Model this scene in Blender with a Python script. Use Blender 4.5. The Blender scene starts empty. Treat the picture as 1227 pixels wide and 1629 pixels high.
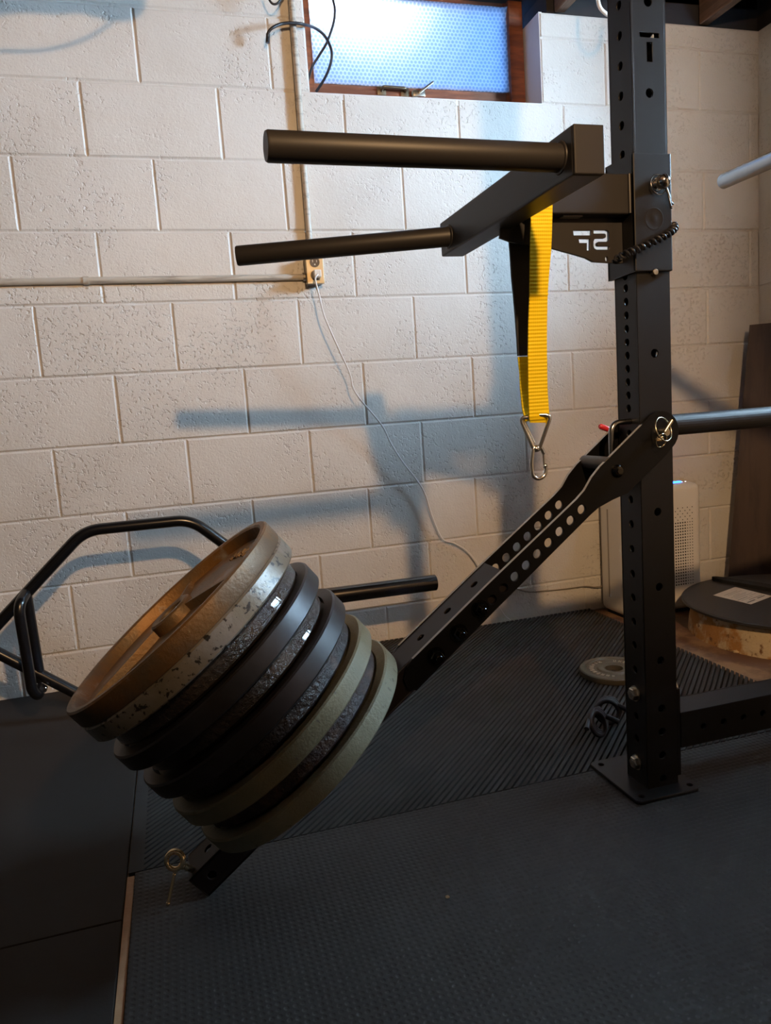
import bpy, bmesh, math, random
from mathutils import Vector, Matrix
random.seed(7)
PI = math.pi
sc = bpy.context.scene
COL = sc.collection
DG = bpy.context.evaluated_depsgraph_get

# ------------------------------------------------------------------ camera
CR = ((0.958021, -0.278286, -0.068944), (-0.103151, -0.110197, -0.988543), (0.2675, 0.954156, -0.134276))
CP = Vector((0.3609, -2.5236, 0.8228))
cam = bpy.data.cameras.new('camera'); camo = bpy.data.objects.new('camera', cam); COL.objects.link(camo)
rx, dn, fw = (Vector(r) for r in CR)
m3 = Matrix((rx, -dn, -fw)).transposed()
camo.matrix_world = Matrix.Translation(CP) @ m3.to_4x4()
cam.sensor_fit = 'HORIZONTAL'; cam.sensor_width = 36; cam.lens = 36 * 1178 / 1227
cam.clip_start = .02; cam.clip_end = 50
sc.camera = camo

def at(x, y, Y):                      # the point of the photo at (x, y) on the plane parallel to the back wall at depth Y
    d = rx * ((x - 613.5) / 1178) + dn * ((y - 814.5) / 1178) + fw
    return CP + d * ((Y - CP.y) / d.y)

# ------------------------------------------------------------------ materials
def mat(name, col, rough=.5, metal=0, col2=None, nscale=8, ndetail=6, thr=(.4, .6), bump=0, bscale=60, spec=.5, col3=None, n3=30, thr3=(.55, .6),
        coat=0, stretch=None, rough2=None, bdist=.002):
    m = bpy.data.materials.new(name); m.use_nodes = True
    nt = m.node_tree; N = nt.nodes; L = nt.links; b = N['Principled BSDF']
    b.inputs['Base Color'].default_value = (*col, 1); b.inputs['Roughness'].default_value = rough
    b.inputs['Metallic'].default_value = metal; b.inputs['Specular IOR Level'].default_value = spec
    b.inputs['Coat Weight'].default_value = coat
    tc = N.new('ShaderNodeTexCoord'); vec = tc.outputs['Object']
    if stretch:
        mp = N.new('ShaderNodeMapping'); mp.inputs['Scale'].default_value = stretch
        L.new(vec, mp.inputs['Vector']); vec = mp.outputs['Vector']
    def noise(scale, detail=ndetail):
        n = N.new('ShaderNodeTexNoise'); n.inputs['Scale'].default_value = scale; n.inputs['Detail'].default_value = detail
        n.inputs['Roughness'].default_value = .6
        L.new(vec, n.inputs['Vector']); return n.outputs['Fac']
    def ramp(f, t):
        r = N.new('ShaderNodeMapRange'); r.interpolation_type = 'SMOOTHSTEP'
        r.inputs[1].default_value = t[0]; r.inputs[2].default_value = t[1]; L.new(f, r.inputs[0]); return r.outputs[0]
    def mix(f, a, c):
        x = N.new('ShaderNodeMix'); x.data_type = 'RGBA'; L.new(f, x.inputs[0])
        if isinstance(a, tuple): x.inputs[6].default_value = (*a, 1)
        else: L.new(a, x.inputs[6])
        x.inputs[7].default_value = (*c, 1); return x.outputs[2]
    if col2:
        f = ramp(noise(nscale), thr); c = mix(f, col, col2)
        if rough2 is not None:
            r = N.new('ShaderNodeMapRange'); r.inputs[3].default_value = rough; r.inputs[4].default_value = rough2
            L.new(f, r.inputs[0]); L.new(r.outputs[0], b.inputs['Roughness'])
        if col3: c = mix(ramp(noise(n3), thr3), c, col3)
        L.new(c, b.inputs['Base Color'])
    if bump:
        bp = N.new('ShaderNodeBump'); bp.inputs['Strength'].default_value = bump; bp.inputs['Distance'].default_value = bdist
        L.new(noise(bscale), bp.inputs['Height']); L.new(bp.outputs['Normal'], b.inputs['Normal'])
    return m

def emis(name, col, s):
    m = bpy.data.materials.new(name); m.use_nodes = True
    b = m.node_tree.nodes['Principled BSDF']
    b.inputs['Base Color'].default_value = (*col, 1); b.inputs['Emission Color'].default_value = (*col, 1); b.inputs['Emission Strength'].default_value = s
    return m

M_black = mat('black_powder_coat', (.0068, .0068, .0075), .44, bump=.05, bscale=900, spec=.3)
M_cheek = mat('black_gloss_coat', (.0035, .0035, .004), .36, spec=.2)
M_edge = mat('satin_black_tube', (.021, .0197, .0205), .46, spec=.33, bump=.04, bscale=900)
M_chrome = mat('chrome', (.62, .62, .62), .12, 1)
M_zinc = mat('zinc_steel', (.55, .54, .5), .32, 1, col2=(.42, .37, .27), nscale=60)
M_brass = mat('yellow_zinc', (.85, .68, .42), .2, 1)
M_bright = mat('bright_steel', (.82, .82, .8), .22, 1)
M_zinc2 = mat('wire_zinc', (.6, .54, .4), .25, 1)
M_alu = mat('brushed_steel', (.33, .34, .36), .24, 1)
M_rubber = mat('black_rubber', (.034, .0315, .030), .7, spec=.3, bump=.25, bscale=300, col2=(.024, .023, .022), nscale=5, col3=(.05, .046, .04), n3=160, thr3=(.74, .78))
M_rubber2 = mat('smooth_rubber', (.021, .0165, .0135), .75, spec=.3, bump=.15, bscale=200, col2=(.022, .019, .017), nscale=3, col3=(.05, .045, .035), n3=220, thr3=(.78, .8))
M_red = mat('red_plastic', (.5, .02, .03), .35)
M_white = mat('white_plastic', (.72, .7, .66), .4)
M_cordw = mat('white_cord', (.75, .75, .75), .5)
M_cordb = mat('black_cord', (.01, .01, .014), .45)
M_wood = mat('window_wood', (.24, .08, .034), .45, col2=(.14, .045, .022), nscale=6, stretch=(1, 8, 8), bump=.3, bscale=30, col3=(.25, .12, .07), n3=24, thr3=(.66, .75))
M_joist = mat('joist_wood', (.17, .1, .065), .8, col2=(.1, .06, .04), nscale=5, stretch=(8, 1, 8), bump=.3, bscale=30)
M_dark = mat('dark_subfloor', (.02, .02, .026), .9, col2=(.03, .025, .024), nscale=4)
M_board = mat('brown_board', (.05, .028, .021), .6, col2=(.03, .016, .013), nscale=3, stretch=(6, 6, .8), bump=.2, bscale=20, col3=(.02, .01, .009), n3=4, thr3=(.62, .7))
M_floor = mat('painted_concrete', (.27, .165, .085), .55, col2=(.12, .06, .032), nscale=7, thr=(.42, .58), bump=.4, bscale=20, col3=(.36, .25, .15), n3=14, thr3=(.6, .72))
M_curb = mat('stained_concrete', (.5, .41, .27), .85, col2=(.34, .17, .05), nscale=11, thr=(.44, .56), bump=1, bscale=40, bdist=.006, col3=(.15, .075, .03), n3=34, thr3=(.57, .66))
M_strip = mat('bare_wood_strip', (.52, .31, .17), .7, col2=(.42, .24, .12), nscale=14, bump=.3)
M_lid = mat('lid_plastic', (.022, .021, .02), .5, bump=.15, bscale=80)
M_paper = mat('label_paper', (.6, .56, .5), .6)
M_ink = mat('label_ink', (.12, .11, .1), .6)
M_conduit = mat('painted_conduit', (.5, .46, .4), .4, metal=0, col2=(.33, .3, .26), nscale=8, stretch=(1, 10, 10), thr=(.5, .62))
M_box = mat('painted_outlet_cover', (.45, .36, .22), .35, metal=.4)
M_yellow = mat('yellow_webbing', (.84, .61, .008), .75, spec=.15)
M_sleeve = mat('black_webbing', (.012, .012, .016), .75, bump=.3, bscale=400)
M_hole = mat('dark_hollow', (.004, .004, .004), .9)
M_blue = emis('blue_led', (.02, .12, 1), 9)
M_led = emis('white_led', (1, 1, 1), 2)
# plates
PM = [
 mat('rusty_iron', (.13, .092, .055), .5, metal=.45, col2=(.2, .105, .035), nscale=7, thr=(.42, .6), bump=.6, bscale=110, col3=(.3, .28, .26), n3=13, thr3=(.56, .72)),
 mat('worn_cream_paint', (.15, .136, .1), .35, metal=.1, col2=(.21, .2, .18), nscale=7, thr=(.4, .6), bump=.5, bscale=60, col3=(.02, .018, .015), n3=85, thr3=(.565, .6)),
 mat('glossy_brown_enamel', (.034, .026, .02), .16, metal=.1, col2=(.022, .016, .013), nscale=12, bump=1, bscale=110, bdist=.005, col3=(.14, .12, .1), n3=30, thr3=(.66, .72), coat=.4),
 mat('satin_charcoal', (.032, .032, .035), .4, metal=.3, col2=(.022, .019, .018), nscale=7, bump=.12, bscale=60),
 mat('chipped_brown_enamel', (.032, .023, .017), .2, metal=.1, col2=(.02, .014, .011), nscale=10, bump=1, bscale=100, bdist=.005, col3=(.3, .25, .17), n3=75, thr3=(.71, .74), coat=.3),
 mat('satin_graphite', (.026, .025, .026), .42, metal=.3, col2=(.02, .016, .016), nscale=7, bump=.12, bscale=60),
 mat('rough_black_iron', (.022, .018, .017), .36, metal=.2, col2=(.06, .04, .03), nscale=20, thr=(.52, .66), bump=1, bscale=70, bdist=.006, col3=(.15, .12, .1), n3=48, thr3=(.68, .74)),
 mat('khaki_grey_hammertone', (.175, .166, .1), .5, metal=.1, col2=(.145, .138, .08), nscale=8, bump=.5, bscale=180, col3=(.06, .055, .04), n3=70, thr3=(.66, .72)),
 mat('flaking_dark_iron', (.03, .02, .018), .42, metal=.2, col2=(.07, .04, .025), nscale=24, thr=(.5, .62), bump=1, bscale=75, bdist=.006, col3=(.17, .14, .11), n3=60, thr3=(.68, .74)),
 mat('pale_grey_green_hammertone', (.2, .197, .13), .5, metal=.1, col2=(.165, .16, .1), nscale=9, bump=.6, bscale=180, col3=(.12, .11, .07), n3=80, thr3=(.6, .68)),
]
M_smallplate = mat('grey_olive_iron', (.1, .09, .065), .5, metal=.1, bump=.4, bscale=120)
M_raised = mat('raised_light_paint', (.42, .4, .34), .5)
M_logo = mat('engraved_emblem', (.010, .010, .011), .36, spec=.3)

def wall_paint():
    m = bpy.data.materials.new('painted_block'); m.use_nodes = True
    nt = m.node_tree; N = nt.nodes; L = nt.links; b = N['Principled BSDF']
    b.inputs['Roughness'].default_value = .42; b.inputs['Specular IOR Level'].default_value = .35
    tc = N.new('ShaderNodeTexCoord')
    def noise(s, d, r=.55):
        n = N.new('ShaderNodeTexNoise'); n.inputs['Scale'].default_value = s; n.inputs['Detail'].default_value = d; n.inputs['Roughness'].default_value = r
        L.new(tc.outputs['Object'], n.inputs['Vector']); return n.outputs['Fac']
    def mr(f, a, b_, c=0, d=1):
        r = N.new('ShaderNodeMapRange'); r.interpolation_type = 'SMOOTHSTEP'
        for i, v in zip((1, 2, 3, 4), (a, b_, c, d)): r.inputs[i].default_value = v
        L.new(f, r.inputs[0]); return r.outputs[0]
    mx = N.new('ShaderNodeMix'); mx.data_type = 'RGBA'; L.new(mr(noise(3, 4), .35, .65), mx.inputs[0])
    mx.inputs[6].default_value = (.62, .6, .57, 1); mx.inputs[7].default_value = (.67, .655, .63, 1)
    mx2 = N.new('ShaderNodeMix'); mx2.data_type = 'RGBA'; L.new(mr(noise(11, 6, .7), .66, .74, 0, .35), mx2.inputs[0])
    L.new(mx.outputs[2], mx2.inputs[6]); mx2.inputs[7].default_value = (.36, .3, .24, 1)
    L.new(mx2.outputs[2], b.inputs['Base Color'])
    # pits: fine dimples that come in patches
    pits = mr(noise(95, 3, .5), .30, .46)
    patch = mr(noise(5, 2), .42, .62, .12, 1)
    inv = N.new('ShaderNodeMath'); inv.operation = 'SUBTRACT'; inv.inputs[0].default_value = 1; L.new(pits, inv.inputs[1])
    mul = N.new('ShaderNodeMath'); mul.operation = 'MULTIPLY'; L.new(inv.outputs[0], mul.inputs[0]); L.new(patch, mul.inputs[1])
    big = N.new('ShaderNodeMath'); big.operation = 'MULTIPLY_ADD'; L.new(noise(16, 5, .6), big.inputs[0]); big.inputs[1].default_value = .9
    neg = N.new('ShaderNodeMath'); neg.operation = 'MULTIPLY'; neg.inputs[1].default_value = -1; L.new(mul.outputs[0], neg.inputs[0])
    L.new(neg.outputs[0], big.inputs[2])
    fine = N.new('ShaderNodeMath'); fine.operation = 'MULTIPLY_ADD'; L.new(noise(150, 2), fine.inputs[0]); fine.inputs[1].default_value = .35
    L.new(big.outputs[0], fine.inputs[2])
    bp = N.new('ShaderNodeBump'); bp.inputs['Strength'].default_value = .75; bp.inputs['Distance'].default_value = .0034
    L.new(fine.outputs[0], bp.inputs['Height']); L.new(bp.outputs['Normal'], b.inputs['Normal'])
    return m
M_wall = wall_paint()
M_reveal = mat('reveal_plaster', (.68, .68, .68), .6, bump=.5, bscale=40)

def dimple_rubber():
    m = mat('dimpled_rubber', (.028, .0255, .0235), .62, spec=.28, col2=(.032, .029, .027), nscale=3, col3=(.07, .065, .055), n3=260, thr3=(.79, .82))
    nt = m.node_tree; N = nt.nodes; L = nt.links; b = N['Principled BSDF']
    tc = N.new('ShaderNodeTexCoord'); mp = N.new('ShaderNodeMapping'); mp.inputs['Scale'].default_value = (85, 85, 85)
    L.new(tc.outputs['Object'], mp.inputs['Vector'])
    br = N.new('ShaderNodeTexVoronoi'); br.inputs['Scale'].default_value = 1; br.inputs['Randomness'].default_value = .12
    L.new(mp.outputs['Vector'], br.inputs['Vector'])
    r = N.new('ShaderNodeMapRange'); r.interpolation_type = 'SMOOTHSTEP'; r.inputs[1].default_value = .12; r.inputs[2].default_value = .42
    L.new(br.outputs['Distance'], r.inputs[0])
    bp = N.new('ShaderNodeBump'); bp.inputs['Strength'].default_value = .5; bp.inputs['Distance'].default_value = .002
    L.new(r.outputs[0], bp.inputs['Height']); L.new(bp.outputs['Normal'], b.inputs['Normal'])
    return m
M_dimple = dimple_rubber()

def bubble_pane():
    m = bpy.data.materials.new('bubble_wrapped_glass'); m.use_nodes = True
    nt = m.node_tree; N = nt.nodes; L = nt.links
    b = N['Principled BSDF']; out = N['Material Output']
    b.inputs['Base Color'].default_value = (.5, .55, .6, 1); b.inputs['Roughness'].default_value = .12
    tr = N.new('ShaderNodeBsdfTranslucent')
    tc = N.new('ShaderNodeTexCoord')
    # hexagonal bubble packing: two interleaved grids
    def grid(off):
        mp = N.new('ShaderNodeMapping'); mp.inputs['Scale'].default_value = (1 / .0145, 1, 1 / .0251); mp.inputs['Location'].default_value = (off, 0, off)
        L.new(tc.outputs['Object'], mp.inputs['Vector'])
        fr = N.new('ShaderNodeVectorMath'); fr.operation = 'FRACTION'; L.new(mp.outputs['Vector'], fr.inputs[0])
        sb = N.new('ShaderNodeVectorMath'); sb.operation = 'SUBTRACT'; sb.inputs[1].default_value = (.5, .5, .5); L.new(fr.outputs[0], sb.inputs[0])
        ml = N.new('ShaderNodeVectorMath'); ml.operation = 'MULTIPLY'; ml.inputs[1].default_value = (.0145, 0, .0251); L.new(sb.outputs[0], ml.inputs[0])
        ln = N.new('ShaderNodeVectorMath'); ln.operation = 'LENGTH'; L.new(ml.outputs[0], ln.inputs[0]); return ln.outputs['Value']
    mn = N.new('ShaderNodeMath'); mn.operation = 'MINIMUM'; L.new(grid(0), mn.inputs[0]); L.new(grid(.5), mn.inputs[1])
    r = N.new('ShaderNodeMapRange'); r.interpolation_type = 'SMOOTHSTEP'; r.inputs[1].default_value = .0035; r.inputs[2].default_value = .0062
    L.new(mn.outputs[0], r.inputs[0])
    mx = N.new('ShaderNodeMix'); mx.data_type = 'RGBA'; L.new(r.outputs[0], mx.inputs[0])
    mx.inputs[6].default_value = (.5, .6, .72, 1); mx.inputs[7].default_value = (.95, .97, 1, 1)
    L.new(mx.outputs[2], tr.inputs['Color'])
    bp = N.new('ShaderNodeBump'); bp.inputs['Strength'].default_value = .5; bp.inputs['Distance'].default_value = .003; bp.invert = True
    L.new(r.outputs[0], bp.inputs['Height']); L.new(bp.outputs['Normal'], b.inputs['Normal'])
    ms = N.new('ShaderNodeMixShader'); ms.inputs[0].default_value = .85
    L.new(b.outputs[0], ms.inputs[1]); L.new(tr.outputs[0], ms.inputs[2]); L.new(ms.outputs[0], out.inputs['Surface'])
    return m
M_pane = bubble_pane()

# weave lines on the yellow strap
def weave(m, pitch):
    nt = m.node_tree; N = nt.nodes; L = nt.links; b = N['Principled BSDF']
    tc = N.new('ShaderNodeTexCoord'); sp = N.new('ShaderNodeSeparateXYZ'); L.new(tc.outputs['Object'], sp.inputs[0])
    s = N.new('ShaderNodeMath'); s.operation = 'MULTIPLY'; s.inputs[1].default_value = 2 * PI / pitch; L.new(sp.outputs['Z'], s.inputs[0])
    si = N.new('ShaderNodeMath'); si.operation = 'SINE'; L.new(s.outputs[0], si.inputs[0])
    s2 = N.new('ShaderNodeMath'); s2.operation = 'MULTIPLY'; s2.inputs[1].default_value = 2 * PI / .004; L.new(sp.outputs['X'], s2.inputs[0])
    si2 = N.new('ShaderNodeMath'); si2.operation = 'SINE'; L.new(s2.outputs[0], si2.inputs[0])
    ad = N.new('ShaderNodeMath'); ad.operation = 'MULTIPLY_ADD'; ad.inputs[1].default_value = .08; L.new(si2.outputs[0], ad.inputs[0]); L.new(si.outputs[0], ad.inputs[2])
    bp = N.new('ShaderNodeBump'); bp.inputs['Strength'].default_value = .45; bp.inputs['Distance'].default_value = .001
    L.new(ad.outputs[0], bp.inputs['Height']); L.new(bp.outputs['Normal'], b.inputs['Normal'])
weave(M_yellow, .0066)

# ------------------------------------------------------------------ geometry helpers
WL = {}                                    # world position of every origin
def tag(o, label=None, cat=None, group=None, kind=None):
    if label: o['label'] = label
    if cat: o['category'] = cat
    if group: o['group'] = group
    if kind: o['kind'] = kind
    return o

def put(name, me, m, parent=None, smooth=False):
    """mesh in world coordinates -> one object with its origin at the middle of its base"""
    if smooth:
        for p in me.polygons: p.use_smooth = True
        me.set_sharp_from_angle(angle=math.radians(smooth if smooth is not True else 40))
    vs = [v.co for v in me.vertices]
    lo = Vector((min(v.x for v in vs), min(v.y for v in vs), min(v.z for v in vs)))
    hi = Vector((max(v.x for v in vs), max(v.y for v in vs), max(v.z for v in vs)))
    c = Vector(((lo.x + hi.x) / 2, (lo.y + hi.y) / 2, lo.z))
    me.transform(Matrix.Translation(-c)); me.update()
    me.name = name
    o = bpy.data.objects.new(name, me); COL.objects.link(o); o.location = c
    if m: me.materials.clear(); me.materials.append(m)
    if parent:
        o.parent = parent; o.matrix_parent_inverse = Matrix.Translation(-WL[parent])
    WL[o] = c
    return o

def obj(name, bm, m, parent=None, smooth=False):
    bmesh.ops.recalc_face_normals(bm, faces=bm.faces)
    me = bpy.data.meshes.new(name); bm.to_mesh(me); bm.free()
    return put(name, me, m, parent, smooth)

def thing(name, loc, label, cat, group=None):
    o = bpy.data.objects.new(name, None); COL.objects.link(o); o.location = loc; o.empty_display_size = .1
    WL[o] = Vector(loc)
    return tag(o, label, cat, group)

def B(*parts):
    bm = bmesh.new()
    for p in parts: p(bm)
    return bm

def box(lo, hi, bev=0, seg=2, mtx=None):
    def f(bm):
        t = bmesh.new(); bmesh.ops.create_cube(t, size=1)
        s = [hi[i] - lo[i] for i in range(3)]; c = [(hi[i] + lo[i]) / 2 for i in range(3)]
        bmesh.ops.scale(t, vec=s, verts=t.verts); bmesh.ops.translate(t, vec=c, verts=t.verts)
        if bev: bmesh.ops.bevel(t, geom=t.edges[:], offset=bev, segments=seg, profile=.6, affect='EDGES')
        if mtx: bmesh.ops.transform(t, matrix=mtx, verts=t.verts)
        me = bpy.data.meshes.new('t'); t.to_mesh(me); t.free(); bm.from_mesh(me); bpy.data.meshes.remove(me)
    return f

def fillet(pts, r, n=6):
    pts = [Vector(p) for p in pts]; out = [pts[0]]
    for a, b, c in zip(pts, pts[1:], pts[2:]):
        u = (a - b); v = (c - b); rr = min(r, u.length * .49, v.length * .49)
        p, q = b + u.normalized() * rr, b + v.normalized() * rr
        for i in range(n + 1):
            t = i / n; out.append(p * (1 - t) ** 2 + b * 2 * t * (1 - t) + q * t * t)
    out.append(pts[-1]); return out

def spline(pts, n=8):
    pts = [Vector(p) for p in pts]; P = [pts[0] * 2 - pts[1]] + pts + [pts[-1] * 2 - pts[-2]]; out = []
    for i in range(1, len(P) - 2):
        a, b, c, d = P[i - 1:i + 3]
        for k in range(n):
            t = k / n
            out.append(.5 * ((2 * b) + (c - a) * t + (2 * a - 5 * b + 4 * c - d) * t * t + (3 * b - a - 3 * c + d) * t ** 3))
    out.append(pts[-1]); return out

def sweep(pts, r, seg=16, closed=False, caps=True):
    pts = [Vector(p) for p in pts]
    def f(bm):
        n = len(pts); rings = []
        t0 = (pts[1] - pts[0]).normalized()
        up = Vector((0, 0, 1)) if abs(t0.z) < .9 else Vector((1, 0, 0))
        nrm = (up - t0 * up.dot(t0)).normalized()
        for i in range(n):
            if closed: t = (pts[(i + 1) % n] - pts[i - 1]).normalized()
            else: t = (pts[min(i + 1, n - 1)] - pts[max(i - 1, 0)]).normalized()
            nrm = (nrm - t * nrm.dot(t)).normalized(); bn = t.cross(nrm)
            rr = r(i / (n - 1)) if callable(r) else r
            rings.append([bm.verts.new(pts[i] + (nrm * math.cos(a) + bn * math.sin(a)) * rr) for a in (2 * PI * k / seg for k in range(seg))])
        for i in range(n if closed else n - 1):
            A, Bq = rings[i], rings[(i + 1) % n]
            for k in range(seg): bm.faces.new((A[k], A[(k + 1) % seg], Bq[(k + 1) % seg], Bq[k]))
        if caps and not closed:
            bm.faces.new(rings[0][::-1]); bm.faces.new(rings[-1])
    return f

def frame(o, z, x=None):
    z = Vector(z).normalized()
    if x is None: x = Vector((1, 0, 0)) if abs(z.x) < .9 else Vector((0, 1, 0))
    x = Vector(x); x = (x - z * x.dot(z)).normalized(); y = z.cross(x)
    return Matrix.Translation(Vector(o)) @ Matrix((x, y, z)).transposed().to_4x4()

def lathe(profile, mtx, seg=64, closed=True):
    """profile of (r, h); revolved about local z of mtx. A closed loop if closed, else poles capped."""
    def f(bm):
        rings = []
        for r, h in profile:
            if r < 1e-6: rings.append([bm.verts.new(mtx @ Vector((0, 0, h)))])
            else: rings.append([bm.verts.new(mtx @ Vector((r * math.cos(2 * PI * k / seg), r * math.sin(2 * PI * k / seg), h))) for k in range(seg)])
        pairs = list(zip(rings, rings[1:])) + ([(rings[-1], rings[0])] if closed else [])
        for A, C in pairs:
            for k in range(seg):
                k2 = (k + 1) % seg
                if len(A) == 1 and len(C) == 1: break
                if len(A) == 1: bm.faces.new((A[0], C[k2], C[k]))
                elif len(C) == 1: bm.faces.new((A[k], A[k2], C[0]))
                else: bm.faces.new((A[k], A[k2], C[k2], C[k]))
    return f

def cyl(a, b, r, seg=24, bev=0):
    a, b = Vector(a), Vector(b); L = (b - a).length; m = frame(a, b - a)
    if bev: pr = [(0, 0), (r - bev, 0), (r, bev), (r, L - bev), (r - bev, L), (0, L)]
    else: pr = [(0, 0), (r, 0), (r, L), (0, L)]
    return lathe(pr, m, seg, closed=False)

def torus(c, n, R, r, seg=40, seg2=10, x=None):
    m = frame(c, n, x)
    return lathe([(R + r * math.cos(2 * PI * k / seg2), r * math.sin(2 * PI * k / seg2)) for k in range(seg2)], m, seg)

def ball(c, r, seg=24):
    return lathe([(0, -r)] + [(r * math.cos(a), r * math.sin(a)) for a in (PI * (k / 12 - .5) for k in range(1, 12))] + [(0, r)], frame(c, (0, 0, 1)), seg, closed=False)

def circle(cx, cy, r, n=28):
    return [(cx + r * math.cos(2 * PI * k / n), cy + r * math.sin(2 * PI * k / n)) for k in range(n)]

def sheet(outline, holes, t, mtx):
    """flat plate with real holes: 2D outline and holes in the xy plane of mtx, thickness t centred on it"""
    cu = bpy.data.curves.new('t', 'CURVE'); cu.dimensions = '2D'; cu.fill_mode = 'BOTH'; cu.extrude = t / 2
    for loop in [outline] + list(holes):
        s = cu.splines.new('POLY'); s.points.add(len(loop) - 1)
        for p, q in zip(s.points, loop): p.co = (q[0], q[1], 0, 1)
        s.use_cyclic_u = True
    o = bpy.data.objects.new('t', cu); COL.objects.link(o)
    dg = DG(); dg.update(); me = bpy.data.meshes.new_from_object(o.evaluated_get(dg))
    bpy.data.objects.remove(o); bpy.data.curves.remove(cu)
    me.transform(mtx)
    def f(bm):
        t_ = bmesh.new(); t_.from_mesh(me); bmesh.ops.remove_doubles(t_, verts=t_.verts, dist=1e-6)
        m2 = bpy.data.meshes.new('t'); t_.to_mesh(m2); t_.free(); bm.from_mesh(m2); bpy.data.meshes.remove(m2); bpy.data.meshes.remove(me)
    return f

def ribbon(pairs, t):
    """strap through (edge, edge) point pairs, thickness t"""
    def f(bm):
        R_ = []
        for i, (a, b) in enumerate(pairs):
            a, b = Vector(a), Vector(b)
            j, k = max(i - 1, 0), min(i + 1, len(pairs) - 1)
            d = (Vector(pairs[k][0]) - Vector(pairs[j][0])); n = d.cross(b - a).normalized() * t / 2
            R_.append([bm.verts.new(v) for v in (a + n, b + n, b - n, a - n)])
        for A, C in zip(R_, R_[1:]):
            for k in range(4): bm.faces.new((A[k], A[(k + 1) % 4], C[(k + 1) % 4], C[k]))
        bm.faces.new(R_[0][::-1]); bm.faces.new(R_[-1])
    return f

def hexhead(c, ax, r, h):
    return lathe([(0, 0), (r, 0), (r, h * .8), (r * .86, h), (0, h)], frame(c, ax), 6, closed=False)

XZ = lambda Y: Matrix(((1, 0, 0, 0), (0, 0, -1, Y), (0, 1, 0, 0), (0, 0, 0, 1)))      # sheet lying in x,z at depth Y
YZ = lambda X: Matrix(((0, 0, 1, X), (1, 0, 0, 0), (0, 1, 0, 0), (0, 0, 0, 1)))       # sheet lying in y,z at X
def clip(poly, a, b, c):                # keep a*x + b*y <= c
    out = []
    for i, p in enumerate(poly):
        q = poly[(i + 1) % len(poly)]; dp, dq = a * p[0] + b * p[1] - c, a * q[0] + b * q[1] - c
        if dp <= 0: out.append(p)
        if (dp < 0 < dq) or (dq < 0 < dp):
            t = dp / (dp - dq); out.append((p[0] + (q[0] - p[0]) * t, p[1] + (q[1] - p[1]) * t))
    return out

# ------------------------------------------------------------------ the room
FZ = -.012                                            # concrete floor; the mats' tops are at z = 0
tag(obj('floor', B(box((-2.2, -4.6, FZ - .1), (3.3, .2, FZ))), M_floor), 'bare brown painted concrete floor', 'floor', kind='structure')

def block_wall(rects, put_pt, face_n, jit=1):
    """painted blocks: every rect (x0, x1, z0, z1) raised in front of the recessed joints"""
    def f(bm):
        for x0, x1, z0, z1 in rects:
            g = .0028; e = .0036; d = .0042
            if x1 - x0 < .02 or z1 - z0 < .02: continue
            r = lambda: random.uniform(-.0008, .0008)
            base = [(x0 + g * .2, z0 + g * .2), (x1 - g * .2, z0 + g * .2), (x1 - g * .2, z1 - g * .2), (x0 + g * .2, z1 - g * .2)]
            k1 = g + e
            top = [(x0 + k1 + r(), z0 + k1 + r()), (x1 - k1 + r(), z0 + k1 + r()), (x1 - k1 + r(), z1 - k1 + r()), (x0 + k1 + r(), z1 - k1 + r())]
            dz = d + random.uniform(-.0009, .0009)
            A = [bm.verts.new(put_pt(x, z, -.0005)) for x, z in base]; Bq = [bm.verts.new(put_pt(x, z, dz)) for x, z in top]
            for k in range(4): bm.faces.new((A[k], A[(k + 1) % 4], Bq[(k + 1) % 4], Bq[k]))
            bm.faces.new(Bq)
    return f

S = .2032; CH = S * 1.0731; Z0 = 1.869
WX0, WX1, WZ0, WZ1 = .912, 1.751, 1.868, 2.26
XR = 2.69
DU = {0: -.024, 1: .003, 2: -.011, 3: .001, 4: .0005, 5: .005, 6: .002, 7: -.008, 8: .002, 9: .029, 10: 0, -1: 0}
rects = []
for v in range(-1, 9):                                # course between bed joint v (top) and v + 1
    zt, zb = Z0 - v * CH, Z0 - (v + 1) * CH
    zt = min(zt, 2.17); zb = max(zb, FZ)
    if v == 8: zb = FZ
    par = (v + 1) % 2
    off = DU.get(v + 1, 0)
    for k in range(-8, 10):
        x0 = (2 * k + par) * S + off; x1 = x0 + 2 * S
        x0, x1 = max(x0, -2.2), min(x1, XR)
        if x1 <= x0: continue
        if zt > WZ0 + .05:                            # the window breaks these courses
            if x0 < WX0: rects.append((x0, min(x1, WX0), zb, zt))
            if x1 > WX1: rects.append((max(x0, WX1), x1, zb, zt))
        else: rects.append((x0, x1, zb, zt))
rects.append((-2.2, .912, Z0 + CH, 2.17)); rects.append((1.751, XR, Z0 + CH, 2.17))
wb = B(block_wall(rects, lambda x, z, d: Vector((x, -d, z)), None),
       box((-2.2, 0, -.11), (WX0 - .012, .2, 2.17)), box((WX1 + .012, 0, -.11), (XR + .2, .2, 2.17)), box((WX0 - .012, 0, -.11), (WX1 + .012, .2, WZ0 - .02)))
tag(obj('wall_back', wb, M_wall), 'off-white painted concrete block wall with the small window', 'wall', kind='structure')
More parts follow.
